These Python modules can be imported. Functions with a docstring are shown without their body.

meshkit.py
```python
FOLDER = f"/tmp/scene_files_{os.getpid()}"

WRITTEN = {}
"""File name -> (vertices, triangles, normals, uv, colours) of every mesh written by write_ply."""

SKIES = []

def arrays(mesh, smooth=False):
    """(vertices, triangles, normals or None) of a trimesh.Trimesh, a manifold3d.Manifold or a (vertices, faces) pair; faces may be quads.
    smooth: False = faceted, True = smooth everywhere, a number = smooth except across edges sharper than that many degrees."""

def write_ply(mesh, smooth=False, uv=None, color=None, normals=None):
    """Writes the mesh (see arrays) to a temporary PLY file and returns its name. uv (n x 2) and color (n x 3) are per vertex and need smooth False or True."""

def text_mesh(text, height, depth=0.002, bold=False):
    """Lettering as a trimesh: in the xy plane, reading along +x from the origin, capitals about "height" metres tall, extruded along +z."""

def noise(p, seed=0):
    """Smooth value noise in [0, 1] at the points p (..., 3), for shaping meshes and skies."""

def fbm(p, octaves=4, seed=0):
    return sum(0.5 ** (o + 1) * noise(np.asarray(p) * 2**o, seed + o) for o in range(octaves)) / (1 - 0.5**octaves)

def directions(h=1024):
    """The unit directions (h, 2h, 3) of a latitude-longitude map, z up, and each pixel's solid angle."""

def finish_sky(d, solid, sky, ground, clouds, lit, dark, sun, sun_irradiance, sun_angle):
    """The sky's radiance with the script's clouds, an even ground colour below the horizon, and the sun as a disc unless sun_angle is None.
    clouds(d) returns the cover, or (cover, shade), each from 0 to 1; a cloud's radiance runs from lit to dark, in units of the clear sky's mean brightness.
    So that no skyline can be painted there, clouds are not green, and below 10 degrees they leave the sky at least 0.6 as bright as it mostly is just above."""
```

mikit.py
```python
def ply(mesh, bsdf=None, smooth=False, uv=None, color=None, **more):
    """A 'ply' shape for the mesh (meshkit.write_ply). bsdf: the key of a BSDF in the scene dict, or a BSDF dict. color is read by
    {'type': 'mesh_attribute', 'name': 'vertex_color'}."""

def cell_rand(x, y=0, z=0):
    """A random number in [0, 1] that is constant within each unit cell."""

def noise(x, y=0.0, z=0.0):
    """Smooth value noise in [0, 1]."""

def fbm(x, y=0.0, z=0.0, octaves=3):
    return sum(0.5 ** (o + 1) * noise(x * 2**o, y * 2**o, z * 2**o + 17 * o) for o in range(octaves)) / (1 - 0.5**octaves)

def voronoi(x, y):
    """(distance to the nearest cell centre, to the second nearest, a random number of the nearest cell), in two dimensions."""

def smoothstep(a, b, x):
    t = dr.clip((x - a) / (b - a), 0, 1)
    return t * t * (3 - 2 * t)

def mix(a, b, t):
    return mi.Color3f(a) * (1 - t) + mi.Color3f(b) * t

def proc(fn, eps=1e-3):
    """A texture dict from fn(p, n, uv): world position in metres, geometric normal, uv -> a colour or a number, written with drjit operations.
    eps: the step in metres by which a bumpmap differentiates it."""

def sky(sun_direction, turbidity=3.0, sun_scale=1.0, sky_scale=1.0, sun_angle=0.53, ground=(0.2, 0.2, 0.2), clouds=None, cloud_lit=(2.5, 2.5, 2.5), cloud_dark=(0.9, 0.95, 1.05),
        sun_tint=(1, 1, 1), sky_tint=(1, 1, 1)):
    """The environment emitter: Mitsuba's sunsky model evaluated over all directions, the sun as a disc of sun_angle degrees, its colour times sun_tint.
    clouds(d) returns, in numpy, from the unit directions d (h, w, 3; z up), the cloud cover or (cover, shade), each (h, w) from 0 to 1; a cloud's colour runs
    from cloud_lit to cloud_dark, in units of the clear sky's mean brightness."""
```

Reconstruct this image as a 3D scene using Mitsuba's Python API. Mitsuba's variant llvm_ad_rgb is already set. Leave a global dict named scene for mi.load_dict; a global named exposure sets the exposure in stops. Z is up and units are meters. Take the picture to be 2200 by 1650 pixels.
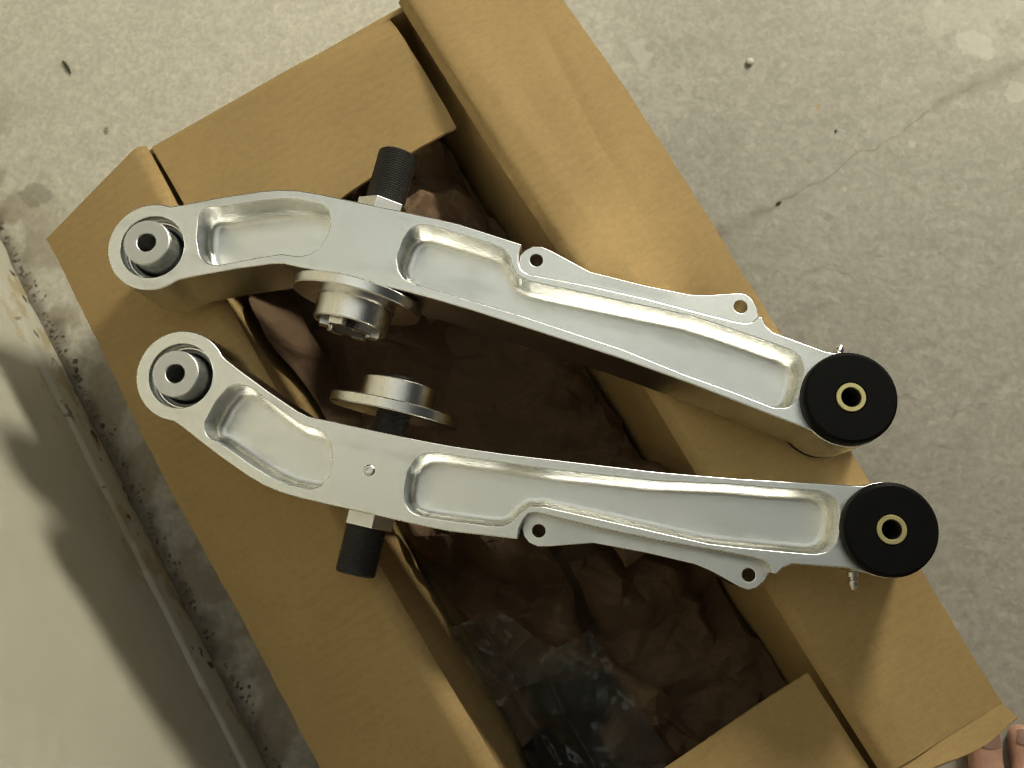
import math
import numpy as np, trimesh, mapbox_earcut, manifold3d
from scipy.interpolate import LinearNDInterpolator
import mitsuba as mi, drjit as dr
import mikit, meshkit
from mikit import proc, noise, fbm, voronoi, cell_rand, smoothstep, mix
from shapely.geometry import Polygon, Point
from shapely.ops import unary_union

T = mi.ScalarTransform4f
scene, labels = {}, {}
exposure = 0.0

# ------------------------------------------------------------------ camera and light
CAM = np.array([0.0, 0.0, 0.75])
FWD = np.array([-0.05074016, 0.17953468, -0.98244223])
UPV = np.array([0.00926008, 0.98375165, 0.17929571])
scene['camera'] = {
    'type': 'thinlens', 'fov': 57.6215, 'fov_axis': 'x', 'near_clip': 0.02, 'far_clip': 50.0,
    'aperture_radius': 0.0016, 'focus_distance': 0.545,
    'to_world': T().look_at(origin=CAM.tolist(), target=(CAM + FWD).tolist(), up=UPV.tolist())}
scene['room_light'] = {'type': 'constant', 'radiance': {'type': 'rgb', 'value': [0.042, 0.043, 0.040]}}
LAMP = np.array([0.56, 1.06, 0.77])
scene['work_lamp'] = {'type': 'sphere', 'center': LAMP.tolist(), 'radius': 0.11,
                      'emitter': {'type': 'area', 'radiance': {'type': 'rgb', 'value': [112, 105, 85]}}}
labels['work_lamp'] = {'label': 'round glowing work lamp beyond the far end of the box', 'category': 'lamp'}
scene['overhead_fill_panel'] = {'type': 'rectangle', 'to_world': T().translate([.05, .98, 2.4]).rotate([1, 0, 0], 180).scale([1.5, .84, 1]),
                         'emitter': {'type': 'area', 'radiance': {'type': 'rgb', 'value': [0.45, 0.49, 0.465]}}}  # added unseen panel, gives the metal faces something bright to reflect
labels['overhead_fill_panel'] = {'label': 'wide glowing panel added unseen above the box to brighten the metal arms', 'category': 'lamp'}

# ------------------------------------------------------------------ helpers
E1 = np.array([0.51204286, -0.8589599, 0.0])      # along the box, towards the viewer
E2 = np.array([0.8589599, 0.51204286, 0.0])       # across the box, away from the wall
EZ = np.array([0.0, 0.0, 1.0])
BOX = np.stack([E1, E2, EZ])                       # rows: (u, v, z) in box axes -> world
FLIP = -1.0                                         # (E1, E2, EZ) is right-handed when its determinant is +1
if np.linalg.det(BOX) > 0: FLIP = 1.0


def W(p):
    return np.asarray(p, float) @ BOX


def numbered(name):
    if not any(k == name or k.startswith(name + '__') for k in list(scene) + list(labels)):
        return name
    i = 1
    while any(k == f'{name}_{i:03d}' or k.startswith(f'{name}_{i:03d}__') for k in list(scene) + list(labels)):
        i += 1
    return f'{name}_{i:03d}'


def thing(name, label, cat=None, group=None, kind=None):
    key = numbered(name)
    labels[key] = {'label': label}
    if cat: labels[key]['category'] = cat
    if group: labels[key]['group'] = group
    if kind: labels[key]['kind'] = kind
    return key


def put(parent, name, mesh, bsdf, smooth=False, label=None, kind=None, **more):
    key = numbered(parent + '__' + name) if name else parent
    scene[key] = mikit.ply(mesh, bsdf, smooth, **more)
    if label or kind:
        labels.setdefault(key, {})
        if label: labels[key]['label'] = label
        if kind: labels[key]['kind'] = kind
    return key


def tm(v, f, merge=True):
    return trimesh.Trimesh(np.asarray(v, float), np.asarray(f, int), process=merge)


def cat(*ms):
    return trimesh.util.concatenate([m for m in ms if m is not None])


def grid_faces(nu, nv, wrap_v=False):
    i, j = np.meshgrid(np.arange(nu - 1), np.arange(nv if wrap_v else nv - 1), indexing='ij')
    a = i * nv + j
    b = i * nv + (j + 1) % nv
    c, d = a + nv, b + nv
    return np.vstack([np.stack([a, c, d], -1).reshape(-1, 3), np.stack([a, d, b], -1).reshape(-1, 3)])


def grid(P, flip=False):
    nu, nv = P.shape[:2]
    f = grid_faces(nu, nv)
    return tm(P.reshape(-1, 3), f[:, ::-1] if flip else f)


def lathe(profile, n=64, axis='z', centre=(0, 0, 0), phase=0.0):
    """profile: (r, h) pairs; revolved round the axis."""
    p = np.asarray(profile, float)
    a = np.arange(n) / n * 2 * np.pi + phase
    r, h = p[:, 0][:, None], p[:, 1][:, None]
    c, s = r * np.cos(a)[None], r * np.sin(a)[None]
    hh = np.broadcast_to(h, c.shape)
    P = np.stack([c, s, hh], -1) if axis == 'z' else np.stack([s, hh, c], -1)
    f = grid_faces(len(p), n, True)
    m = tm(P.reshape(-1, 3) + np.asarray(centre), f)
    m.update_faces(m.nondegenerate_faces()); 
    return m


SEG = 1.6


def ring_pts(poly):
    return np.asarray(poly.exterior.coords)[:-1]


def clean(poly):
    poly = poly.buffer(0)
    if poly.geom_type != 'Polygon': poly = max(poly.geoms, key=lambda g: g.area)
    return Polygon(Polygon(poly.exterior).segmentize(SEG).exterior)


def cross2(a, b):
    return a[:, 0] * b[:, 1] - a[:, 1] * b[:, 0]


def strip(outer, zo, inner, zi, up=1):
    """Triangles between two nested rings at their own heights."""
    a, b = ring_pts(outer), ring_pts(inner)
    v = np.vstack([a, b])
    f = mapbox_earcut.triangulate_float64(v, np.array([len(a), len(v)], dtype=np.uint32)).reshape(-1, 3)
    z = np.r_[np.full(len(a), zo), np.full(len(b), zi)]
    n = cross2(v[f[:, 1]] - v[f[:, 0]], v[f[:, 2]] - v[f[:, 0]])
    f = np.where(((n * up) < 0)[:, None], f[:, ::-1], f)
    return tm(np.c_[v, z], f)


def face(outer, holes, z, up=1):
    rings = [ring_pts(outer)] + [ring_pts(h) for h in holes]
    v = np.vstack(rings)
    f = mapbox_earcut.triangulate_float64(v, np.cumsum([len(r) for r in rings]).astype(np.uint32)).reshape(-1, 3)
    n = cross2(v[f[:, 1]] - v[f[:, 0]], v[f[:, 2]] - v[f[:, 0]])
    f = np.where(((n * up) < 0)[:, None], f[:, ::-1], f)
    return tm(np.c_[v, np.full(len(v), z)], f)


def wall(poly, z0, z1, inward=False):
    p = ring_pts(poly)
    if Polygon(p).exterior.is_ccw is False: p = p[::-1]
    n = len(p)
    v = np.vstack([np.c_[p, np.full(n, z0)], np.c_[p, np.full(n, z1)]])
    i = np.arange(n); j = (i + 1) % n
    f = np.vstack([np.stack([i, j, j + n], -1), np.stack([i, j + n, i + n], -1)])
    return tm(v, f[:, ::-1] if inward else f)


def ring_normals(p, fan=9.0, soft=0):
    """Outward normals of a counter-clockwise closed polyline; sharp convex corners get several copies with fanned normals."""
    e = np.roll(p, -1, 0) - p; e /= np.maximum(np.linalg.norm(e, axis=1, keepdims=True), 1e-12)
    n = np.c_[e[:, 1], -e[:, 0]]; m = np.roll(n, 1, 0)
    turn = np.degrees(np.arctan2(m[:, 0] * n[:, 1] - m[:, 1] * n[:, 0], (m * n).sum(1)))
    P, N = [], []
    for i in range(len(p)):
        if turn[i] > fan:
            k = int(turn[i] / 7.0) + 2; a0 = math.atan2(m[i, 1], m[i, 0])
            for t in np.linspace(0, math.radians(turn[i]), k):
                P.append(p[i]); N.append((math.cos(a0 + t), math.sin(a0 + t)))
        else:
            v = m[i] + n[i]; v /= np.linalg.norm(v); v /= max(.5, float(v @ n[i]))
            P.append(p[i]); N.append(v)
    return np.array(P), np.array(N)


def ring_surface(P, N, offs, zs, flip=False):
    R = np.stack([np.c_[P + N * o, np.full(len(P), z)] for o, z in zip(offs, zs)])
    f = grid_faces(len(offs), len(P), True)
    return tm(R.reshape(-1, 3), f[:, ::-1] if flip else f, False)


def as_poly(P):
    q = Polygon(P)
    return q if q.is_valid else clean(q)


def ccw(poly):
    p = ring_pts(poly)
    return p if Polygon(p).exterior.is_ccw else p[::-1]


def rounded(poly, z, c, up, hole=False, steps=5):
    """The rounded edge between a vertical wall and a flat face at z; returns (mesh, ring of the face)."""
    P, N = ring_normals(ccw(poly), 1e9)
    s = 1 if hole else -1
    t = np.linspace(0, math.pi / 2, steps + 1)
    offs, zs = s * c * (1 - np.cos(t)), z - up * c * (1 - np.sin(t))
    m = ring_surface(P, N, offs, zs, flip=(s * up > 0))
    return m, Polygon(P + N * offs[-1])


def plate(outer, holes, z0, z1, c=0.5):
    a, top = rounded(outer, z1, c, 1)
    b, bot = rounded(outer, z0, c, -1)
    parts, th, bh = [a, b, wall(outer, z0 + c, z1 - c)], [], []
    for h in holes:
        x, r = rounded(h, z1, c, 1, True); y, s = rounded(h, z0, c, -1, True)
        parts += [x, y, wall(h, z0 + c, z1 - c, True)]; th.append(r); bh.append(s)
    parts += [face(top, th, z1, 1), face(bot, bh, z0, -1)]
    m = cat(*parts); m.merge_vertices(); return m


def soften(pts, r, simplify=0.02):
    """A polygon with its corners rounded to about r both ways."""
    p = Polygon(pts)
    return clean(p.buffer(r, quad_segs=14).buffer(-2 * r, quad_segs=14).buffer(r, quad_segs=14).simplify(simplify))


def disc(x, y, r, n=72):
    a = np.arange(n) / n * 2 * np.pi
    return Polygon(np.c_[x + r * np.cos(a), y + r * np.sin(a)])


# ------------------------------------------------------------------ materials
def add(name, d): scene[name] = d


def speckle(x, y, s):
    return noise(x * s, y * s, 3.7)


CRACK = np.array([(.1343, .2598), (.1757, .2835), (.2233, .3093), (.2475, .3274), (.2752, .3393), (.3118, .3657), (.3485, .3901), (.3963, .4080), (.55, .49)])


def crack_dist(p):
    d = mi.Float(9)
    x = p.x + (noise(p.x * 90, p.y * 90, 5) - .5) * .006
    y = p.y + (noise(p.x * 90, p.y * 90, 9) - .5) * .006
    for (x0, y0), (x1, y1) in zip(CRACK[:-1], CRACK[1:]):
        ux, uy = x1 - x0, y1 - y0
        t = dr.clip(((x - x0) * ux + (y - y0) * uy) / (ux * ux + uy * uy), 0, 1)
        d = dr.minimum(d, dr.sqrt(dr.square(x - x0 - t * ux) + dr.square(y - y0 - t * uy)))
    return d


def blot(p, x, y, r, wob=.6, s=60):
    d = dr.sqrt(dr.square(p.x - x) + dr.square(p.y - y)) / r
    a, b = (p.x - x) * s + (p.y - y) * s * .6, (p.y - y) * s - (p.x - x) * s * .6
    return 1 - smoothstep(.70, 1.05, d + (fbm(a + x * 99, b, 2, 4) - .5) * 3.2 * wob)


def rotated(p, deg, k):
    c, s_ = math.cos(math.radians(deg)) * k, math.sin(math.radians(deg)) * k
    return p.x * c - p.y * s_, p.x * s_ + p.y * c


def cloud(p, deg, k, z, octaves, warp=.7):
    """fbm on turned axes with its domain warped, so that no lattice shows."""
    x, y = rotated(p, deg, k)
    wx, wy = fbm(x * .7, y * .7, z + 3, 2) - .5, fbm(x * .7 + 31, y * .7, z + 8, 2) - .5
    return fbm(x + wx * warp * 1.4, y + wy * warp * 1.4, z, octaves)


def floor_col(p, n, uv):
    big = cloud(p, 23, 6, 1.3, 4)
    mid = cloud(p, 51, 70, 4.1, 4)
    fine = cloud(p, 37, 330, 2.0, 3)
    c = mix((.318, .305, .259), (.352, .338, .290), smoothstep(.25, .75, big * .5 + mid * .5))
    c = c * (.92 + .16 * smoothstep(.2, .8, fine))
    spk = smoothstep(.60, .72, cloud(p, 12, 190, 8, 3))
    c = mix(c, (.60, .575, .50), spk * .14)
    pits = smoothstep(.64, .74, cloud(p, 67, 170, 14, 3))
    c = mix(c, (.22, .20, .15), pits * .16)
    paler_left = smoothstep(.12, -.28, p.x - .35 * (p.y - .3) + (cloud(p, 40, 9, 5, 3) - .5) * .3)
    c = c * (1 + .72 * paler_left)  # base colour raised so the floor grows paler towards the upper left
    d = crack_dist(p)
    wide = .0012 + .010 * smoothstep(.30, .36, p.x) + .008 * smoothstep(.2, .16, p.x)
    c = mix(c, (.20, .185, .145), (1 - smoothstep(0, 1, d / wide)) * (.28 + .4 * noise(p.x * 60, p.y * 60, 21)))
    c = mix(c, (.17, .15, .12), (1 - smoothstep(.0004, .0012, d)) * .15 * smoothstep(.35, .55, noise(p.x * 40, p.y * 40, 2)))
    white = dr.maximum(blot(p, .3574, .4264, .013), dr.maximum(blot(p, .388, .383, .011), blot(p, .2982, .3387, .004)))
    white = dr.maximum(white, dr.maximum(blot(p, .075, .430, .009, .9, 90), blot(p, .24, .30, .003)))
    c = mix(c, (.52, .50, .44), white * .5)
    haze = blot(p, .372, .455, .045, 1.2, 40)
    c = mix(c, (.47, .46, .40), haze * .3)
    # an old ring mark and brown patches near the wall
    rr = dr.sqrt(dr.square(p.x + .441) + dr.square(p.y - .442))
    ring = (1 - smoothstep(.001, .003, dr.abs(rr - .031))) * smoothstep(-.45, -.42, p.x)
    c = mix(c, (.52, .50, .45), ring * .5)
    v = p.x * E2[0] + p.y * E2[1]
    u = p.x * E1[0] + p.y * E1[1]
    near = 1 - smoothstep(-.285, -.19, v)
    grime = near * smoothstep(.40, .62, fbm(p.x * 40, p.y * 40, 7, 4))
    c = mix(c, (.24, .185, .11), grime * .65)
    edge = (1 - smoothstep(-.279, -.262, v + (fbm(u * 60, v * 60, 2, 3) - .5) * .022))
    c = mix(c, (.17, .145, .105), edge * .8)
    mottle = (1 - smoothstep(-.275, -.15, v)) * smoothstep(-.25, -.08, u)
    c = mix(c, c * (.72 + .5 * cloud(p, 15, 70, 6, 3)), mottle)  # mottles the floor tone along the wall, towards the near end
    c = mix(c, (.13, .115, .09), blot(p, -.4568, .3046, .010, .9) * .35)
    c = mix(c, (.20, .16, .10), blot(p, -.3973, .3684, .0028, .8, 300) * .8)
    c = mix(c, (.36, .25, .12), blot(p, .2213, .3744, .0035, .8, 300) * .6)
    return c


def floor_bump(p, n, uv):
    return cloud(p, 33, 120, 2, 4) * .0012 + cloud(p, 71, 420, 4, 2) * .0003


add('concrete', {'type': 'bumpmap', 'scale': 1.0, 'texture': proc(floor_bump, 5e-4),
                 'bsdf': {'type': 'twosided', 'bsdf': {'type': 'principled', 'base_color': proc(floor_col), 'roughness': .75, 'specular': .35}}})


def board_col(p, n, uv):
    u = p.x * E1[0] + p.y * E1[1]; v = p.x * E2[0] + p.y * E2[1]
    c = mix((.340, .232, .099), (.390, .270, .122), fbm(u * 9, v * 9, p.z * 9, 3))
    fib = noise(u * 420, v * 1500, p.z * 900) * .5 + noise(u * 900, v * 260, 4) * .5
    c = c * (.91 + .18 * fib)
    fl = .5 + .5 * dr.sin(u * 900 + noise(u * 40, v * 25, 4) * 5.0)
    c = c * (1 - .035 * fl * smoothstep(.35, .7, fbm(u * 14, v * 14, 6, 3)))
    c = c * (.93 + .14 * fbm(u * 22 + v * 9, v * 22 - u * 9, p.z * 20, 5))
    return c


def board_bump(p, n, uv):
    u = p.x * E1[0] + p.y * E1[1]; v = p.x * E2[0] + p.y * E2[1]
    return .000022 * dr.sin(u * 900 + noise(u * 40, v * 25, 4) * 5.0) + .0005 * fbm(u * 25, v * 25, p.z * 25, 3)


add('cardboard', {'type': 'bumpmap', 'scale': 1.0, 'texture': proc(board_bump, 6e-4),
                  'bsdf': {'type': 'twosided', 'bsdf': {'type': 'principled', 'base_color': proc(board_col), 'roughness': .8, 'specular': .25}}})


def paper_col(p, n, uv):
    c = mix((.122, .080, .050), (.168, .112, .072), fbm(p.x * 25, p.y * 25, p.z * 25, 3))
    return c * (.9 + .2 * noise(p.x * 700, p.y * 700, p.z * 700))


add('kraft_paper', {'type': 'twosided', 'bsdf': {'type': 'principled', 'base_color': proc(paper_col), 'roughness': .92, 'specular': .08}})


def wall_col(p, n, uv):
    u = p.x * E1[0] + p.y * E1[1]
    c = mix((.50, .485, .40), (.57, .555, .465), fbm(u * 12, p.z * 12, 3, 4))
    c = mix(c, (.40, .31, .15), smoothstep(.60, .72, fbm(u * 45, p.z * 70, 8, 4)) * (1 - smoothstep(.0, .09, p.z)) * .7)
    chip = smoothstep(.76, .80, fbm(u * 75, p.z * 90, 1, 3)) * (1 - smoothstep(.02, .06, p.z))
    return mix(c, (.12, .09, .06), chip)


add('wall_paint', {'type': 'bumpmap', 'scale': 1.0,
                   'texture': proc(lambda p, n, uv: fbm((p.x * E1[0] + p.y * E1[1]) * 60, p.z * 60, 2, 4) * .0016, 5e-4),
                   'bsdf': {'type': 'twosided', 'bsdf': {'type': 'principled', 'base_color': proc(wall_col), 'roughness': .5, 'specular': .4}}})


def metal(p, n, uv):
    # faint milling streaks along the arms (13 degrees off the world x axis) and smudges
    x, y = p.x * .9736 - p.y * .2284, p.x * .2284 + p.y * .9736
    s = noise(x * 20, y * 700, 3.0) * .6 + noise(x * 45, y * 1500, 7.0) * .4
    sm = fbm(x * 16, y * 150, 2.0, 4) * .6 + fbm(x * 45, y * 45, 9.0, 3) * .4
    k = .975 + .018 * s - .15 * smoothstep(.52, .74, sm)
    return mi.Color3f(.98, 1.0, .97) * k


def metal_rough(p, n, uv):
    return .165 + .05 * fbm(p.x * 60, p.y * 60, p.z * 40, 3)


add('aluminium', {'type': 'twosided', 'bsdf': {'type': 'roughconductor', 'material': 'Al', 'alpha': proc(metal_rough), 'specular_reflectance': proc(metal)}})
add('turned_aluminium', {'type': 'twosided', 'bsdf': {'type': 'roughconductor', 'material': 'Al', 'alpha': .13, 'specular_reflectance': {'type': 'rgb', 'value': [.97, .96, .92]}}})
add('satin_steel', {'type': 'twosided', 'bsdf': {'type': 'roughconductor', 'material': 'Al', 'alpha': .32, 'specular_reflectance': {'type': 'rgb', 'value': [.80, .82, .82]}}})
add('zinc_steel', {'type': 'twosided', 'bsdf': {'type': 'roughconductor', 'material': 'Al', 'alpha': .16, 'specular_reflectance': {'type': 'rgb', 'value': [.85, .85, .82]}}})
add('yellow_zinc', {'type': 'twosided', 'bsdf': {'type': 'principled', 'base_color': {'type': 'rgb', 'value': [.62, .56, .27]}, 'metallic': .75, 'roughness': .38}})
add('black_oxide', {'type': 'twosided', 'bsdf': {'type': 'principled', 'base_color': {'type': 'rgb', 'value': [.026, .025, .024]}, 'roughness': .42, 'specular': .45}})
add('black_urethane', {'type': 'twosided', 'bsdf': {'type': 'principled',
    'base_color': proc(lambda p, n, uv: mi.Color3f(.0065, .0065, .0068) * (.5 + .4 * fbm(p.x * 160, p.y * 160, p.z * 60, 3))), 'roughness': .5, 'specular': .09}})
add('race_grey', {'type': 'twosided', 'bsdf': {'type': 'principled', 'base_color': {'type': 'rgb', 'value': [.16, .17, .165]}, 'metallic': .6, 'roughness': .4}})
add('polythene', {'type': 'blendbsdf', 'weight': proc(lambda p, n, uv: .035 + .05 * smoothstep(.4, .7, fbm(p.x * 22, p.y * 22, p.z * 22, 2))),
                  'a': {'type': 'thindielectric', 'int_ior': 1.55},
                  'b': {'type': 'twosided', 'bsdf': {'type': 'principled', 'base_color': {'type': 'rgb', 'value': [.42, .45, .44]}, 'roughness': .25, 'specular': .6}}})
add('dirt_look', {'type': 'twosided', 'bsdf': {'type': 'principled', 'base_color': proc(lambda p, n, uv: mix((.10, .08, .055), (.33, .28, .21), noise(p.x * 210, p.y * 210, 2))), 'roughness': .9}})
add('pale_stone', {'type': 'twosided', 'bsdf': {'type': 'principled', 'base_color': {'type': 'rgb', 'value': [.55, .52, .45]}, 'roughness': .8}})
add('dark_stone', {'type': 'twosided', 'bsdf': {'type': 'principled', 'base_color': {'type': 'rgb', 'value': [.06, .05, .035]}, 'roughness': .8}})


def skin_col(p, n, uv):
    c = mix((.43, .245, .175), (.52, .315, .23), fbm(p.x * 130, p.y * 130, p.z * 130, 3))
    return c * (.93 + .14 * noise(p.x * 900, p.y * 900, p.z * 900))


add('skin', {'type': 'twosided', 'bsdf': {'type': 'principled', 'base_color': proc(skin_col), 'roughness': .5, 'specular': .4}})
add('nail', {'type': 'twosided', 'bsdf': {'type': 'principled', 'base_color': {'type': 'rgb', 'value': [.27, .165, .13]}, 'roughness': .28, 'specular': .5}})
add('lamp_shell', {'type': 'diffuse', 'reflectance': {'type': 'rgb', 'value': [.5, .5, .5]}})
scene['work_lamp']['bsdf'] = {'type': 'ref', 'id': 'lamp_shell'}
scene['overhead_fill_panel']['bsdf'] = {'type': 'ref', 'id': 'lamp_shell'}

# ------------------------------------------------------------------ setting: floor and wall
fl = tm([(-4, -4, 0), (4, -4, 0), (4, 4, 0), (-4, 4, 0)], [(0, 1, 2), (0, 2, 3)])
labels['floor'] = {'label': 'worn grey concrete floor with a crack and paint spots', 'kind': 'structure'}
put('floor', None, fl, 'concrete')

rng = np.random.default_rng(7)
wl = thing('wall', 'off-white painted wall along the left side of the box, stained and chipped at its foot', 'wall')
# panel: its face stands at v = -.287, slightly uneven
uu = np.r_[np.linspace(-4, -.75, 12)[:-1], np.linspace(-.75, .5, 260), np.linspace(.5, 4, 12)[1:]]
zz = np.r_[np.linspace(.028, .3, 50), np.linspace(.32, 2.4, 12)]
U, Z = np.meshgrid(uu, zz, indexing='ij')
V = -.2825 + .0010 * meshkit.fbm(np.stack([U * 9, Z * 9, U * 0 + 2], -1), 3)
put(wl, 'panel', grid(W(np.stack([U, V, Z], -1)), flip=True), 'wall_paint', True)
# base board: proud lip, ragged lower edge and a rounded, chipped top edge
prof = np.array([(-.2850, .0020), (-.2800, .0018), (-.2787, .0026), (-.2783, .012), (-.2783, .022), (-.2784, .034), (-.2790, .0356), (-.2802, .0366), (-.2880, .0420)])
ub = np.r_[np.linspace(-4, -.75, 12)[:-1], np.linspace(-.75, .5, 420), np.linspace(.5, 4, 12)[1:]]
n1 = meshkit.fbm(np.stack([ub * 40, ub * 0 + 1.5, ub * 0], -1), 4) - .5
n2 = np.clip(meshkit.noise(np.stack([ub * 75, ub * 0 + 7.5, ub * 0], -1), 3) - .70, 0, 1)
n3 = np.clip(meshkit.noise(np.stack([ub * 30, ub * 0 + 3.5, ub * 0], -1), 5) - .72, 0, 1)
P = np.zeros((len(ub), len(prof), 3))
for k, (v, z) in enumerate(prof):
    w_low = max(0, 1 - abs(k - 1) / 2.5)
    P[:, k] = np.stack([ub, v + n1 * .0012 - n2 * .008 * (k in (1, 2)) + n3 * .014 * w_low, z + n1 * .004 * (k > 4) + (n1 * .004 + n2 * .02) * w_low], -1)
put(wl, 'skirting', grid(W(P), flip=True), 'wall_paint', 50, label='chipped narrow white lip along the foot of the wall')

# crumbs of dirt in the joint between wall and floor
ico = trimesh.creation.icosphere(1)
bits = []
for i in range(520):
    u = rng.uniform(-.62, .2); v = -.2765 + abs(rng.normal(0, .0042))
    s = rng.uniform(.0004, .0016) * (1.6 if rng.random() < .08 else 1)
    m = ico.copy(); m.vertices *= rng.uniform(.6, 1.3, (len(m.vertices), 1)) * np.array([1, rng.uniform(.5, 1), rng.uniform(.4, .8)]) * s
    m.apply_transform(trimesh.transformations.rotation_matrix(rng.uniform(0, 6), (0, 0, 1)))
    m.apply_translation(W((u, v, s * .3))); bits.append(m)
labels['dirt'] = {'label': 'dark crumbs of dirt in the joint at the foot of the wall', 'category': 'dirt', 'kind': 'stuff'}
put('dirt', None, cat(*bits), 'dirt_look', 40)


def pebble(name, x, y, s, bsdf, label, cat_, squash=(1, 1, .7), rot=0, seed=1):
    r = np.random.default_rng(seed)
    m = trimesh.creation.icosphere(2); d = meshkit.fbm(m.vertices * 1.7 + seed, 3)
    m.vertices *= (.65 + .7 * d)[:, None] * np.array(squash) * s
    m.apply_transform(trimesh.transformations.rotation_matrix(rot, (0, 0, 1)))
    m.apply_translation((x, y, -m.bounds[0][2] - .0003 * 0))
    k = thing(name, label, cat_); put(k, None, m, bsdf, True)


pebble('pebble', .1664, .4168, .0032, 'pale_stone', 'pale little stone on the bare concrete beyond the right flap of the box', 'stone', seed=3)
pebble('grit', .2355, .3516, .0012, 'dark_stone', 'tiny dark speck of grit on the concrete above the crack', 'grit', seed=4)
pebble('grit', .1848, .2886, .0016, 'dark_stone', 'dark speck of grit lying on the faint crack in the concrete', 'grit', (1.4, .8, .6), .4, seed=5)
pebble('wood_splinter', -.4386, .4298, .0052, 'dark_stone', 'thin dark splinter on the concrete in the upper left corner', 'splinter', (1.5, .3, .25), -1.0, seed=6)

# ------------------------------------------------------------------ cardboard box
H = .155
TH = .004
hinge_l = lambda u: np.interp(u, [-.40, -.34, -.259, -.196, -.075, .002, .088, .26], [-.1056, -.1062, -.1088, -.1094, -.1060, -.1046, -.1014, -.0990])
hinge_r = lambda u: np.interp(u, [-.40, -.36, -.285, -.203, -.158, -.053, -.003, .143, .26], [.1048, .1045, .1036, .1042, .1052, .1048, .1030, .0999, .0999])
smooth_u = lambda f, u: np.mean([f(u + d) for d in np.linspace(-.03, .03, 7)], axis=0)
HL, HR = (lambda u: smooth_u(hinge_l, u)), (lambda u: smooth_u(hinge_r, u))
U0, U1 = -.388, .243
bx = thing('cardboard_box', 'open brown cardboard box with its flaps spread, standing beside the white wall', 'box')


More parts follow.
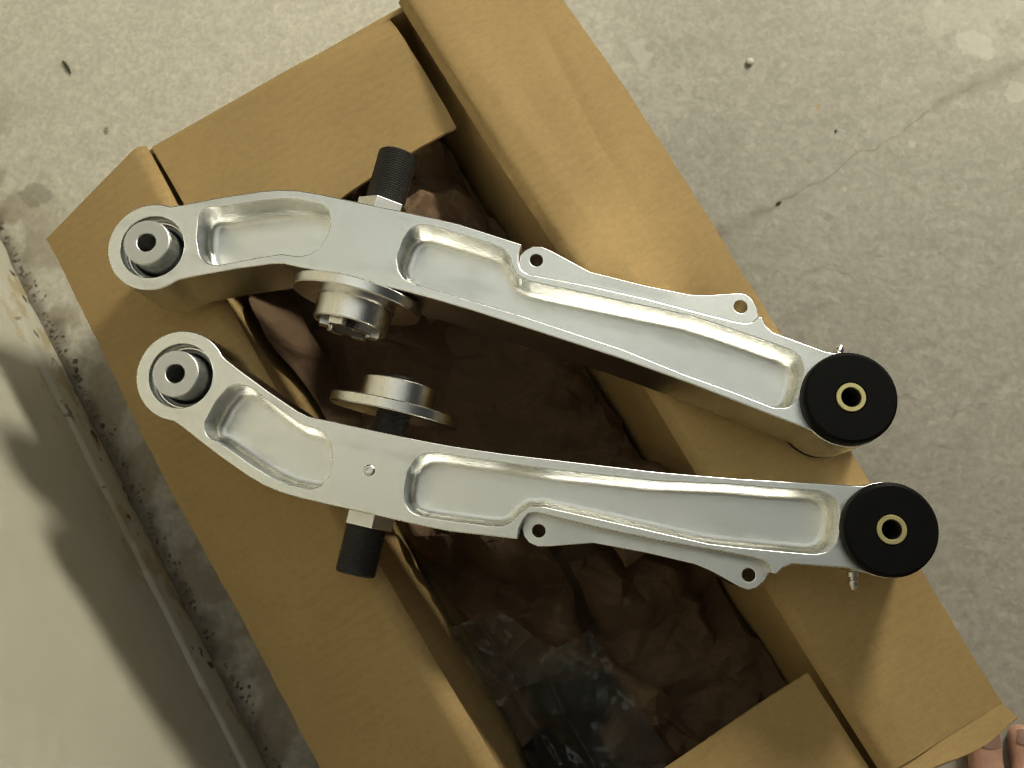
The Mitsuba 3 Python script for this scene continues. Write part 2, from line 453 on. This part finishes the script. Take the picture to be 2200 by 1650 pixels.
def sheet(P, th, flip=False):
    """A closed sheet of thickness th below the surface grid P (box axes)."""
    nu, nv = P.shape[:2]
    du = np.gradient(P, axis=0); dv = np.gradient(P, axis=1)
    n = np.cross(du, dv); n /= np.maximum(np.linalg.norm(n, axis=-1, keepdims=True), 1e-12)
    if flip: n = -n
    Q = P - n * th
    f = grid_faces(nu, nv)
    top, bot = (f[:, ::-1], f) if flip else (f, f[:, ::-1])
    idx = np.arange(nu * nv).reshape(nu, nv)
    loop = np.r_[idx[0, :-1], idx[:-1, -1], idx[-1, :0:-1], idx[:0:-1, 0]]
    a, b, o = loop, np.roll(loop, -1), nu * nv
    side = np.vstack([np.stack([a, a + o, b + o], -1), np.stack([a, b + o, b], -1)])
    if flip: side = side[:, ::-1]
    v = np.vstack([P.reshape(-1, 3), Q.reshape(-1, 3)])
    return tm(W(v), np.vstack([top, bot + o, side]), False)


def ease(a, b, x):
    t = np.clip((x - a) / (b - a), 0, 1); return t * t * (3 - 2 * t)


# long walls and long flaps are one folded sheet each: separate parts that meet at the fold
def long_wall(side):
    u = np.linspace(U0, U1, 130); z = np.linspace(.002, H - .004, 14)
    UU, ZZ = np.meshgrid(u, z, indexing='ij')
    h = (HL if side < 0 else HR)(UU)
    base = -.100 if side < 0 else .094
    V = base + (h - base) * ease(0, 1, ZZ / H) - side * .0
    return sheet(np.stack([UU, V, ZZ], -1), TH, flip=side < 0)


put(bx, 'side_panel', long_wall(-1), 'cardboard', 40)
put(bx, 'side_panel', long_wall(1), 'cardboard', 40)
for s, ue in ((-1, U0), (1, U1)):
    v = np.linspace(HL(np.array([ue]))[0] + .001, HR(np.array([ue]))[0] - .0005, 20); z = np.linspace(.002, H - .0078, 8)
    VV, ZZ = np.meshgrid(v, z, indexing='ij')
    put(bx, 'end_panel', sheet(np.stack([ue - s * .004 + 0 * VV, VV, ZZ], -1), TH, flip=s > 0), 'cardboard', 40)
VV, UU = np.meshgrid(np.linspace(-.0996, .0936, 6), np.linspace(U0, U1, 6), indexing='ij')
put(bx, 'bottom', sheet(np.stack([UU, VV, .006 + 0 * UU], -1), TH, flip=True), 'cardboard')


def bend_rows():
    """Positions across a flap: (fraction of depth) with rows crowded at the fold."""
    return np.r_[0, .02, .045, .07, .10, np.linspace(.14, 1, 46)]


def long_flap(side):
    t = bend_rows(); u = np.linspace(0, 1, 230)
    Ug, Tg = np.meshgrid(u, t, indexing='ij')
    if side < 0:
        u0, u1 = -.3880 + (Tg) * .021, .243 + 0 * Tg
        out = -.1940 - .0125 * ease(-.38, -.1, u0 + (u1 - u0) * Ug)
    else:
        u0, u1 = -.3880 + 0 * Tg, .2070 + 0 * Tg
        out = np.polyval(np.polyfit([0, .33, .66, 1], [.1995, .2030, .1910, .1785], 3), Ug)
    UU = u0 + (u1 - u0) * Ug
    rag = (meshkit.fbm(np.stack([UU * 120, Tg * 0 + side, UU * 0], -1), 3) - .5) * .0012
    h = (HL if side < 0 else HR)(UU)
    VV = h + (out + rag - h) * Tg
    d = np.abs(VV - h)
    r = .0045 if side > 0 else .004                       # rounded fold
    Zf = -r * (1 - np.sin(np.clip(d / r, 0, 1) * np.pi / 2))
    wave = (meshkit.fbm(np.stack([UU * 7, VV * 7, UU * 0 + 3 * side], -1), 3) - .5) * .0035 * ease(.01, .05, d)
    if side > 0:
        sag = (-.015 + .019 * ease(-.20, .12, UU)) * np.clip((d - .006) / .1, 0, 2)
        # a soft score crease roughly parallel to the fold, and a second short one by the outer edge
        c1 = .030 + .010 * np.sin(UU * 9 + 1)
        cr = .0020 * np.maximum(0, 1 - np.abs(d - c1) / .016) * ease(-.36, -.28, UU) * (1 - ease(-.10, -.04, UU))
        c2 = .070 + .012 * np.sin(UU * 11)
        cr += -.0012 * np.maximum(0, 1 - np.abs(d - c2) / .009) * ease(-.34, -.30, UU) * (1 - ease(-.2, -.1, UU))
        # dents where the near arm's edge pressed
        Zf = Zf + .0016 * np.exp(-((d - .016) / .016) ** 2) * ease(0, .006, d)
        dent = -.003 * np.exp(-((UU + .09) / .02) ** 2 - ((d - .055) / .012) ** 2)
        z = H + Zf + wave + sag + cr + dent
    else:
        sag = -(.012 + .038 * ease(-.32, -.06, UU)) * np.clip((d - .004) / .1, 0, 2)
        z = H + Zf + wave + sag
        # pressed down a little under the two arms
        z -= .004 * np.exp(-((UU + .27) / .06) ** 2) * ease(.0, .03, d)
    return sheet(np.stack([UU, VV, z], -1), TH, flip=side > 0)


put(bx, 'flap', long_flap(-1), 'cardboard', 45, label='long left flap folded out towards the wall')
put(bx, 'flap', long_flap(1), 'cardboard', 45, label='long right flap folded out over the floor, creased')
# the crushed end strip of the right flap, bent up beyond a dark crease
Ug, Tg = np.meshgrid(np.linspace(0, 1, 7), np.linspace(.04, 1, 40), indexing='ij')
UU = .2062 + .0130 * Ug - .002 * np.sin(Tg * 7) * Ug
VV = .0997 + (.1780 - .0997) * Tg + .004 * Ug * (Tg - .5)
ZZ = H + .003 * Tg + .0065 * Ug - .0012
put(bx, 'flap_lip', sheet(np.stack([UU, VV, ZZ], -1), TH * .9, flip=True), 'cardboard', 40, label='crushed pale end strip of the right flap')


def short_flap(which):
    Ug, Vg = np.meshgrid(np.r_[0, .03, .06, .1, np.linspace(.14, 1, 40)], np.linspace(0, 1, 70), indexing='ij')
    if which < 0:                                          # far end, folded in
        u_in = -.2855 - .004 * Vg + .002 * np.sin(Vg * 6)
        UU = U0 + (u_in - U0) * Ug
        v0 = HL(UU) + .0055 + .0010 * Ug; v1 = .0905 + .0012 * np.sin(Ug * 3)
    else:
        u_in = .1405 + .0015 * np.sin(Vg * 5)
        UU = U1 + (u_in - U1) * Ug
        v0 = HL(UU) + .004; v1 = .0925 + 0 * Ug
    rag = (meshkit.fbm(np.stack([UU * 110, VV0 * 0 if False else Vg * 9, UU * 0], -1), 3) - .5) * .0008
    VV = v0 + (v1 - v0) * Vg + rag * (Vg > .98)
    d = np.abs(UU - (U0 if which < 0 else U1))
    z = H - .004 * (1 - np.sin(np.clip(d / .004, 0, 1) * np.pi / 2)) - .002
    z = z + (meshkit.fbm(np.stack([UU * 9, VV * 9, UU * 0 + which], -1), 3) - .5) * .003 * ease(.01, .05, d) - (.012 if which < 0 else .004) * Ug
    if which < 0:                                          # slightly bent outer corner
        z += -.006 * ease(.55, 1, Vg) * (1 - ease(0, .22, Ug))
    return sheet(np.stack([UU, VV, z], -1), TH, flip=which > 0 or None is True) if which > 0 else sheet(np.stack([UU, VV, z], -1), TH)


put(bx, 'flap', short_flap(-1), 'cardboard', 45, label='short flap folded in over the far end of the box')
put(bx, 'flap', short_flap(1), 'cardboard', 45, label='short flap folded in over the near end of the box')


# ------------------------------------------------------------------ crumpled brown paper in the box
def crumple(U, V, seed, amp, nfold=26, size=.07):
    """Straight creases of stiff paper: many flat facets that meet at sharp ridges and valleys."""
    r = np.random.default_rng(seed)
    z = np.zeros_like(U)
    c = np.array([U.mean(), V.mean()]); ext = np.array([np.ptp(U), np.ptp(V)])
    for i in range(nfold):
        a = r.uniform(0, np.pi) if r.random() < .6 else r.normal(1.35, .25)
        o = r.uniform(-.55, .55, 2) * ext + c
        d = (U - o[0]) * np.sin(a) + (V - o[1]) * np.cos(a)
        l = (U - o[0]) * np.cos(a) - (V - o[1]) * np.sin(a)
        w1, w2 = r.uniform(.006, size), r.uniform(.006, size) * .6
        L = r.uniform(.03, .12)
        ridge = np.maximum(0, np.minimum(1 + d / w1, 1 - d / w2))          # two flat flanks, unequal
        end = np.clip(1.6 * (1 - np.abs(l) / L), 0, 1)                       # closing in flat triangles
        z += r.choice([-1, 1]) * r.uniform(.3, 1) * np.minimum(ridge, end) * min(w1, w2) * 1.3
    for step, q in ((.024, .0085), (.010, .0026)):                           # flat triangular facets between sharp creases
        lo, hi = np.array([U.min(), V.min()]) - .03, np.array([U.max(), V.max()]) + .03
        n = int(np.prod(hi - lo) / step ** 2) + 12
        pts = np.vstack([r.uniform(lo, hi, (n, 2)), [[lo[0], lo[1]], [lo[0], hi[1]], [hi[0], lo[1]], [hi[0], hi[1]]]])
        z += LinearNDInterpolator(pts, r.uniform(-1, 1, len(pts)) * q)(U, V)
    return z * amp


def paper(corners, seed, amp, label, nu=110, nv=90, zc=0.0, fall=.02, nfold=26, edge=.010):
    """A sheet between four corner points (box axes, in order round), crumpled, its rim drooping."""
    a, b, c, d = [np.array(x, float) for x in corners]
    S, R = np.meshgrid(np.linspace(0, 1, nu), np.linspace(0, 1, nv), indexing='ij')
    P = ((1 - S) * (1 - R))[..., None] * a + (S * (1 - R))[..., None] * b + (S * R)[..., None] * c + ((1 - S) * R)[..., None] * d
    rim = np.minimum(np.minimum(S, 1 - S), np.minimum(R, 1 - R)) * 2
    wob = (meshkit.fbm(np.stack([P[..., 0] * 22, P[..., 1] * 22, S * 0 + seed], -1), 3, seed) - .5)
    P[..., 0] += wob * edge * 2 * (1 - rim); P[..., 1] += wob[::-1] * edge * 2 * (1 - rim)
    z = crumple(P[..., 0], P[..., 1], seed, amp, nfold)
    P[..., 2] += z - fall * np.exp(-rim / .16) + zc
    P[..., 1] = np.clip(P[..., 1], -.0985, .0935)
    P[..., 2] = np.clip(P[..., 2], .012, .148)
    k = thing('packing_paper', label, 'paper')
    put(k, None, grid(W(P)), 'kraft_paper', 6)


paper([(-.37, -.09, .022), (.235, -.09, .018), (.235, .09, .018), (-.37, .09, .022)], 11, .55, 'dark crumpled brown paper lining the bottom of the box under the other sheets', 260, 110, .012, 0, 70)
paper([(-.36, .0, .085), (-.20, .005, .070), (-.19, .085, .080), (-.345, .088, .100)], 21, 1.0, 'bunched brown paper standing highest at the far end of the box behind the black stud', 150, 110, 0, .03, 30)
paper([(-.20, -.055, .050), (-.06, -.035, .055), (-.07, .085, .062), (-.21, .075, .060)], 34, 1.1, 'creased brown paper lying between the two metal arms in the middle of the box', 150, 110, 0, .025, 34)
paper([(-.065, .02, .052), (.03, .03, .050), (.02, .088, .060), (-.075, .088, .066)], 45, 1.0, 'small fold of brown paper against the right wall under the nearer arm', 110, 80, 0, .02, 20)
paper([(-.08, -.088, .050), (.075, -.088, .048), (.072, -.016, .062), (-.05, -.004, .058)], 52, 1.05, 'broad brown paper sheet along the left wall of the box below the lower arm', 150, 90, 0, .02, 24)
paper([(.005, .002, .055), (.135, -.008, .050), (.150, .074, .058), (.040, .070, .058)], 63, .8, 'pillow-shaped fold of brown paper with rounded corners near the right wall', 150, 100, .008, .03, 14, .014)
paper([(.065, -.028, .050), (.19, -.026, .045), (.185, .03, .050), (.115, .006, .060)], 77, .9, 'narrow brown paper fold beside the clear plastic bag', 120, 70, 0, .02, 14)

paper([(-.30, -.1015, .138), (-.085, -.0985, .112), (-.09, -.072, .050), (-.29, -.080, .050)], 88, .8, 'strip of brown paper against the left wall of the box between the two arms', 170, 70, 0, .004, 22, .004)

# ------------------------------------------------------------------ clear bag of black hardware at the near left corner
MM = .001


def at_box(m, u, v, z, deg=0, tilt=0):
    m = m.copy(); m.apply_transform(trimesh.transformations.rotation_matrix(math.radians(tilt), (0, 1, 0)))
    m.apply_transform(trimesh.transformations.rotation_matrix(math.radians(deg), (0, 0, 1)))
    m.vertices = W(m.vertices) + W((u, v, z)); return m


def bolt_mesh(r, L, hr, hh):
    prof = [(0, 0), (r * .85, 0)]
    for i in range(int(L / .0015)):
        prof += [(r, .0004 + i * .0015), (r * .9, .0011 + i * .0015)]
    prof += [(r, L), (hr, L), (hr, L + hh * .8), (hr * .85, L + hh), (0, L + hh)]
    m = lathe(prof, 24); m.apply_transform(trimesh.transformations.rotation_matrix(math.pi / 2, (0, 1, 0))); return m


for (u, v, z, dg, ti, r, L, txt) in ((.078, -.072, .052, 62, 4, .0125, .045, 'black threaded bolt in the clear bag, lying across the bag near its mouth'),
                                     (.100, -.084, .050, 12, -6, .013, .060, 'black threaded bolt in the clear bag, lying closest to the left wall of the box'),
                                     (.104, -.052, .048, -8, 8, .012, .060, 'black threaded bolt in the clear bag, lying farthest from the left wall of the box')):
    k = thing('black_bolt', txt, 'bolt'); put(k, None, at_box(bolt_mesh(r, L, r * 1.45, .010), u, v, z, dg, ti), 'black_oxide', 40)


def bag_skin(corners, seed, amp, bulge, nu=110, nv=90):
    a, b, c, d = [np.array(x, float) for x in corners]
    S, R = np.meshgrid(np.linspace(0, 1, nu), np.linspace(0, 1, nv), indexing='ij')
    P = ((1 - S) * (1 - R))[..., None] * a + (S * (1 - R))[..., None] * b + (S * R)[..., None] * c + ((1 - S) * R)[..., None] * d
    z = crumple(P[..., 0], P[..., 1], seed, amp, 30, .035) + amp * .012 * (meshkit.fbm(np.stack([P[..., 0] * 40, P[..., 1] * 40, S * 0 + seed], -1), 3, seed) - .5)
    z += .007 * np.maximum(0, 1 - np.abs(R - .52 + .10 * S) / .05) + .005 * np.maximum(0, 1 - np.abs(R - .16 - .12 * S) / .04)
    P[..., 2] += z + bulge * np.sin(np.pi * S) * np.sin(np.pi * R)
    P[..., 1] = np.clip(P[..., 1], -.0945, .0935)
    return grid(W(P))


bg = thing('plastic_bag', 'clear crinkled plastic bag of black hardware in the near left corner of the box', 'bag')
put(bg, 'pouch', bag_skin([(.052, -.094, .052), (.195, -.094, .078), (.195, -.004, .080), (.056, -.010, .062)], 5, .55, .024), 'polythene', 40)
put(bg, 'mouth', bag_skin([(.004, -.0935, .058), (.060, -.0932, .070), (.070, -.030, .074), (.012, -.056, .066)], 9, .5, .004, 80, 70), 'polythene', 40, label='flat open mouth of the bag folded over brown paper')

# ------------------------------------------------------------------ the machined arms
TK = 50.0                                     # thickness, mm
K = 423 / 420
sc = lambda pts: [(x * K, y * K) for x, y in pts]
core = Polygon(sc([(2, 27), (9, 29.6), (22, 35.5), (35, 41.2), (55, 49), (66, 52.4), (77, 54.4), (90, 55.1), (140, 55.2), (165, 55.2), (180, 54.7), (200, 52.6),
                   (215, 51), (219.2, 50.5), (218.9, 44.3), (220.2, 38.5), (222.4, 35), (226.5, 33.4), (237.5, 33.6), (265, 34.2), (297.5, 33.8), (331, 32.2),
                   (350, 31.5), (356.5, 31.8), (360.5, 33.8), (363.2, 37.6), (365.2, 37.9), (368.3, 33.2), (373, 30.2), (404, 25.6), (419, 26.5), (419, -26.5), (408, -22.6), (402, -21.2),
                   (380, -17.8), (335, -10.6), (290, -4.6), (235, .8), (200, 4.2), (180, 5.6), (165, 6.5), (140, 7.1), (82, 7.3), (75, 5.6), (55, -2), (34, -11), (24, -15.6), (16, -21), (2, -27)]))
body_o = unary_union([core, disc(0, 0, 27.7, 120), disc(423, 0, 26.9, 120)])
body_o = clean(body_o.buffer(1.6, quad_segs=12).buffer(-2.4, quad_segs=12).buffer(.8, quad_segs=12).simplify(.02))
p1 = soften(sc([(22.3, 24), (23.5, 29.5), (27, 32.6), (32, 33.4), (37, 35), (55, 42.2), (70, 47.2), (80, 48.9), (94, 48.8), (100, 46), (103, 39), (103.2, 32), (100.5, 22), (96, 16.5), (90, 13.8),
                (79, 13), (65, 7.3), (50, .6), (42, -2.7), (35, -2.3), (30.5, .8), (25.5, 10.5)]), 3.0)
p2 = soften(sc([(147.9, 26), (148.8, 38), (151, 44.5), (155, 48.6), (161, 49.8), (172, 49.3), (200, 46.8), (208.5, 45.3), (213.8, 41.5), (217, 36), (221, 31.2), (229, 29.1), (265, 29), (325, 29.2),
                (341, 27.6), (365, 24.6), (384, 22), (390.6, 19), (394, 13), (394.6, 4), (392.8, -6), (389.2, -11.6), (381, -13.3), (355, -9.2), (330, -6), (290, 1), (260, 4.2), (230, 7.4), (195, 10),
                (163, 12.3), (155.5, 14), (151, 18.5)]), 3.2)
tab_o = soften(sc([(221, 30), (219.6, 44), (221.5, 47.8), (225.5, 51.2), (231, 52.2), (238, 50.6), (262, 43.2), (295, 42), (322, 42.3), (332, 44.2), (349, 49.3), (353.5, 49.8), (358, 47.5), (361.5, 43),
                   (363.6, 38), (363, 33), (350, 29.8), (331, 30.6), (297, 32), (262, 32.4), (240, 31.8), (227, 31.4)]), 1.0)
HOLES = [(229.6 * K, 43.2 * K), (352.3 * K, 41.4 * K)]


def pocket(poly, zt, up, depth=21.0, rf=6.0, e=.6):
    """Rounded rim, wall and filleted floor of a milled pocket whose rim lies at height zt, swept out from its floor ring."""
    poly = clean(poly.buffer(-7.5, quad_segs=24).buffer(7.5, quad_segs=24))
    fl_ = clean(poly.buffer(-rf, quad_segs=24)); fl_ = Polygon(fl_.simplify(.01).segmentize(1.0).exterior)
    P, N = ring_normals(ccw(fl_), 6.0)
    zb = zt - up * depth
    t = np.linspace(0, math.pi / 2, 15); r = np.linspace(0, math.pi / 2, 5)
    offs = np.r_[rf * np.sin(t), np.full(5, rf), rf + e * (1 - np.cos(r[1:]))]
    zs = np.r_[zb + up * rf * (1 - np.cos(t)), np.linspace(zb + up * rf, zt - up * e, 6)[1:], zt - up * e * (1 - np.sin(r[1:]))]
    m = ring_surface(P, N, offs, zs, flip=up > 0)
    rim = clean(Polygon(P + N * offs[-1]).buffer(.001))
    return [m, face(fl_, [], zb, up)], rim


def arm_body():
    h = TK / 2; c = .9; parts = [wall(body_o, -h + c, h - c)]
    bore, seat = disc(0, 0, 19.7, 120), disc(423, 0, 20.4, 80)
    for up in (1, -1):
        z = up * h
        m, top = rounded(body_o, z, c, up); parts.append(m)
        a, r1 = pocket(p1, z, up); b, r2 = pocket(p2, z, up)
        m, rb = rounded(bore, z, .6, up, True)
        parts += a + b + [m, face(top, [r1, r2, rb, seat], z, up)]
    parts.append(wall(bore, -h + .6, h - .6, True))
    m = cat(*parts); m.merge_vertices(digits_vertex=3); m.update_faces(m.nondegenerate_faces())
    tab = plate(tab_o, [disc(x, y, 3.7, 40) for x, y in HOLES], -h + 11.0, h - 1.4, .6)
    return cat(m, tab)


def threads(r, y0, y1, pitch=1.5, depth=.62, r0=0.0, chamfer=1.2):
    s = 1 if y1 > y0 else -1; L = abs(y1 - y0); p = [(r0, 0), (r - chamfer, 0), (r - depth * .2, chamfer)]
    n = int((L - 2 * chamfer) / pitch); h = chamfer
    for i in range(n):
        p += [(r, h + .25 * pitch), (r, h + .4 * pitch), (r - depth, h + .8 * pitch), (r - depth, h + .95 * pitch)]; h += pitch
    p += [(r - depth * .2, L - chamfer), (r - chamfer, L), (r0, L)]
    m = lathe([(a, y0 + s * b) for a, b in p], 72, 'y'); m.fix_normals(); return m


def hexnut(y0, y1, af, x, phase, bore=0):
    R = af / math.sqrt(3); a = np.arange(6) * math.pi / 3 + phase
    P = Polygon(np.c_[R * np.cos(a), R * np.sin(a)])
    m = plate(soften(ring_pts(P), .6, .01), [], 0, abs(y1 - y0), .5)
    v = m.vertices; m.vertices = np.c_[v[:, 0] + x, min(y0, y1) + v[:, 2], -v[:, 1]]; return m


SX, SZ = 126.8, 4.0                                     # where the threaded rod crosses the arm


def shift(m, x=0, y=0, z=0):
    m = m.copy(); m.apply_translation((x, y, z)); return m


def control_arm(label, M, face_up, seat_gap, nut_phase, thread_out, side_note, screw):
    key = thing('control_arm', label, 'metal arm', 'pair of machined suspension arms')

    def p(name, mesh, bsdf, smooth=35, parent=None, label=None):
        m = mesh.copy(); m.vertices = m.vertices * MM @ M[:3, :3].T + M[:3, 3]
        return put(parent or key, name, m, bsdf, smooth, label)
    p('body', BODY, 'aluminium', 32)
    h = TK / 2
    # spherical bearing in the left eye: outer race, snap rings, ball and a sleeve that stands proud on both faces
    br = p('bearing_race', cat(lathe([(19.6, -14), (19.6, 14), (16.2, 14), (15.4, 8), (15.4, -8), (16.2, -14), (19.6, -14)], 72)), 'race_grey')
    for s in (1, -1):
        a = np.linspace(0, 2 * np.pi, 9)[:-1]
        tor = lathe(np.c_[18.6 + .8 * np.cos(np.r_[a, 0]), s * 15.6 + .7 * np.sin(np.r_[a, 0])], 72)
        p('snap_ring', tor, 'turned_aluminium', 40, br)
    t = np.linspace(-.95, .95, 13)
    p('ball', lathe(np.c_[16.2 * np.cos(t), 16.2 * np.sin(t)], 64), 'race_grey', True, br)
    L = h + 8.2
    p('sleeve', lathe([(5.7, -L + .5), (6.3, -L), (13.6, -L), (14.2, -L + .6), (14.2, L - .6), (13.6, L), (6.3, L), (5.7, L - .5), (5.7, -L + .5)], 72), 'satin_steel', 30, br)
    # flanged black bushing at the other end, with its yellow zinc inner sleeve
    half = [(20, h - 1), (25.9, h + .15), (26.4, h + .7), (26.4, h + 6.2), (25.8, h + 8.2), (24.2, h + 9.4), (9.2, h + 9.4), (8.6, h + 8.8)]
    bm = lathe(half + [(r, -q) for r, q in half[::-1]] + half[:1], 96); bm.fix_normals()
    bu = p('bushing', shift(bm, 423), 'black_urethane', 35)
    L = h + 9.9
    p('inner_sleeve', shift(lathe([(5.5, -L + .5), (5.9, -L), (7.9, -L), (8.3, -L + .5), (8.3, L - .5), (7.9, L), (5.9, L), (5.5, L - .5), (5.5, -L + .5)], 48), 423), 'yellow_zinc', 30, bu)
    p('bore', shift(lathe([(5.4, -L + 1), (5.4, L - 1), (5.25, L - 1), (5.25, -L + 1), (5.4, -L + 1)], 40), 423), 'black_oxide', 30, bu)  # black lining put in as the shade inside the sleeve hole
    # adjuster: threaded stud, jam nut, and on the other side the spring seat
    yt, yb = 55.6, 7.2
    p('threaded_stud', shift(threads(12.5, yt + 4, yt + 10 + thread_out), SX, 0, SZ), 'black_oxide', 30)
    p('jam_nut', shift(hexnut(yt - .6, yt + 8.6, 29.0, SX, nut_phase), 0, 0, SZ), 'zinc_steel', 25)
    g = seat_gap
    p('adjuster_thread', shift(threads(11.0, yb + 3, yb - g - 2), SX, 0, SZ), 'black_oxide', 30)
    y = yb - g
    seat = [(0, y), (39.6, y), (40.4, y - .8), (40.4, y - 5.9), (39.6, y - 6.7), (24.7, y - 6.7), (23.6, y - 7.6), (23.4, y - 20.5), (22.7, y - 21.3), (21.4, y - 21.3), (20.8, y - 20.6), (20.4, y - 12), (0, y - 12)]
    sm = lathe(seat, 96, 'y'); sm.fix_normals()
    st = p('spring_seat', shift(sm, SX, 0, SZ), 'turned_aluminium', 30)
    for i in range(6 if face_up else 0):                     # castle nut fingers round the rod end
        a = i * math.pi / 3 + .35 + nut_phase
        q = trimesh.creation.box((9.0, 13.0, 5.6)); q.apply_translation((0, y - 18.6, 15.6))
        q.apply_transform(trimesh.transformations.rotation_matrix(a, (0, 1, 0)))
        p('castle_finger', shift(q, SX, 0, SZ), 'zinc_steel', 30, st)
    p('rod_end', shift(threads(10.6, y - 10, y - 25.0), SX, 0, SZ), 'black_oxide', 30, st)
    # grease fitting on the rim of the bushing end
    gf = lathe([(0, 0), (3.3, 0), (3.3, 2.6), (2.2, 3.0), (2.0, 4.4), (2.9, 5.2), (3.1, 6.6), (2.3, 8.9), (1.4, 10.4), (0, 10.4)], 28, 'y'); gf.fix_normals()
    gf.apply_transform(trimesh.transformations.rotation_matrix(math.radians(-14), (0, 0, 1)))
    p('grease_fitting', shift(gf, 423 - 6, 26.8, 7 if face_up else 4), 'zinc_steel', 35)
    # set screw over the rod, on one face only
    sp = lathe([(0, -h + 1.6), (1.5, -h + 1.4), (1.75, -h - .9), (2.6, -h - .8), (3.4, -h - .2), (3.6, -h + .4), (3.7, -h + .9)], 36)
    sp.fix_normals()
    if screw: p('set_screw', shift(sp, SX - .3, 30.8), 'zinc_steel', 30)
    return key


def pose(b0, b1, roll, flip, zc):
    ex = np.array(b1) - np.array(b0); ex = ex / np.linalg.norm(ex)
    up = np.array([0, 0, 1.0])
    ez = up if not flip else -up
    ey = np.cross(ez, ex); ey /= np.linalg.norm(ey); ez = np.cross(ex, ey)
    a = math.radians(roll)
    ey2 = ey * math.cos(a) + ez * math.sin(a); ez2 = np.cross(ex, ey2)
    M = np.eye(4); M[:3, 0], M[:3, 1], M[:3, 2] = ex, ey2, ez2
    M[:3, 3] = np.array([b0[0], b0[1], zc]) - ez2 * (TK / 2 * MM) * (1 if not flip else -1)
    return M


BODY = arm_body()
MA = pose((-.24804, .18485, 0), (.16329, .08616, 0), -1.2, False, .217)
MB = pose((-.22895, .10619, 0), (.18374, .01346, 0), 1.5, True, .2075)
control_arm('machined silver arm lying on the box, farther of the two, with a bare plain face', MA, True, 3.0, .45, 34, '', False)
control_arm('machined silver arm lying on the box, nearer of the two, small screw in its face', MB, False, 13.0, .12, 28, '', True)


# ------------------------------------------------------------------ the bare foot at the lower right
def hull(*spheres):
    ms = []
    for x, y, z, r in spheres:
        ms.append(manifold3d.Manifold.sphere(r, 24).translate([x, y, z]))
    return manifold3d.Manifold.batch_hull(ms)


def foot():
    # right foot, toes towards -Y local; x to the viewer's right; origin below the tip of the big toe, metres
    m = manifold3d.Manifold()
    toes = [(0.000, 0.000, .0125, .012), (.0285, -.002, .0085, .0085), (.0455, -.010, .0078, .0078), (.061, -.020, .0072, .0072), (.075, -.032, .0066, .0066)]
    for i, (x, y, r, r2) in enumerate(toes):
        tip = (x, y - r, r * .95, r); mid = (x + .001, y - r - .018, r * 1.15, r * .92); root = (x * .92 + .004, y - .050, .017, r * 1.05)
        m += hull(tip, mid) + hull(mid, root)
    ball = [(-.002, -.072, .019, .019), (.034, -.066, .017, .016), (.072, -.084, .014, .013)]
    m += hull(*ball, (.004, -.050, .016, .012), (.066, -.056, .012, .009))
    m += hull(*ball, (.012, -.15, .040, .026), (.060, -.16, .022, .018))
    m += hull((.012, -.15, .040, .026), (.060, -.16, .022, .018), (.030, -.225, .022, .022), (.042, -.225, .022, .022), (.032, -.19, .070, .030))
    m += hull((.032, -.19, .070, .030), (.032, -.212, .030, .030), (.033, -.205, .13, .034))
    m += hull((.033, -.205, .13, .034), (.034, -.215, .30, .052), (.034, -.21, .42, .055))
    m = m.refine_to_length(.0035)
    mm = m.to_mesh(); t = trimesh.Trimesh(mm.vert_properties[:, :3], mm.tri_verts)
    trimesh.smoothing.filter_taubin(t, iterations=12)
    return t, toes


ft, toes = foot()
FX, FY = .3105, -.1190
ra = math.radians(-6)
RT = np.array([[math.cos(ra), -math.sin(ra), 0], [math.sin(ra), math.cos(ra), 0], [0, 0, 1]])
pk = thing('person', 'bare toes of a person standing at the near right corner of the box', 'person')
t2 = ft.copy(); t2.vertices = t2.vertices @ RT.T + np.array([FX, FY, 0]); put(pk, 'leg', t2, 'skin', True)
for i, (x, y, r, _) in enumerate(toes):
    A_, B_ = np.meshgrid(np.linspace(-1, 1, 15), np.linspace(0, 1, 15), indexing='ij')
    hw = r * .70; ln = r * 1.15
    px = x + A_ * hw * (.86 + .14 * B_); ang = A_ * .75
    py = y - r * .42 - B_ * ln * (1 - .16 * A_ ** 2) + r * .16 * (1 - A_ ** 2) * (1 - B_)
    pz = r * .97 + (r * 1.0) * np.cos(ang) * (.86 + .16 * B_ - .14 * (1 - B_) ** 3) + .0009
    nm = grid(np.stack([px, py, pz], -1) @ RT.T + np.array([FX, FY, 0]))
    put(pk, 'toenail', nm, 'nail', True)
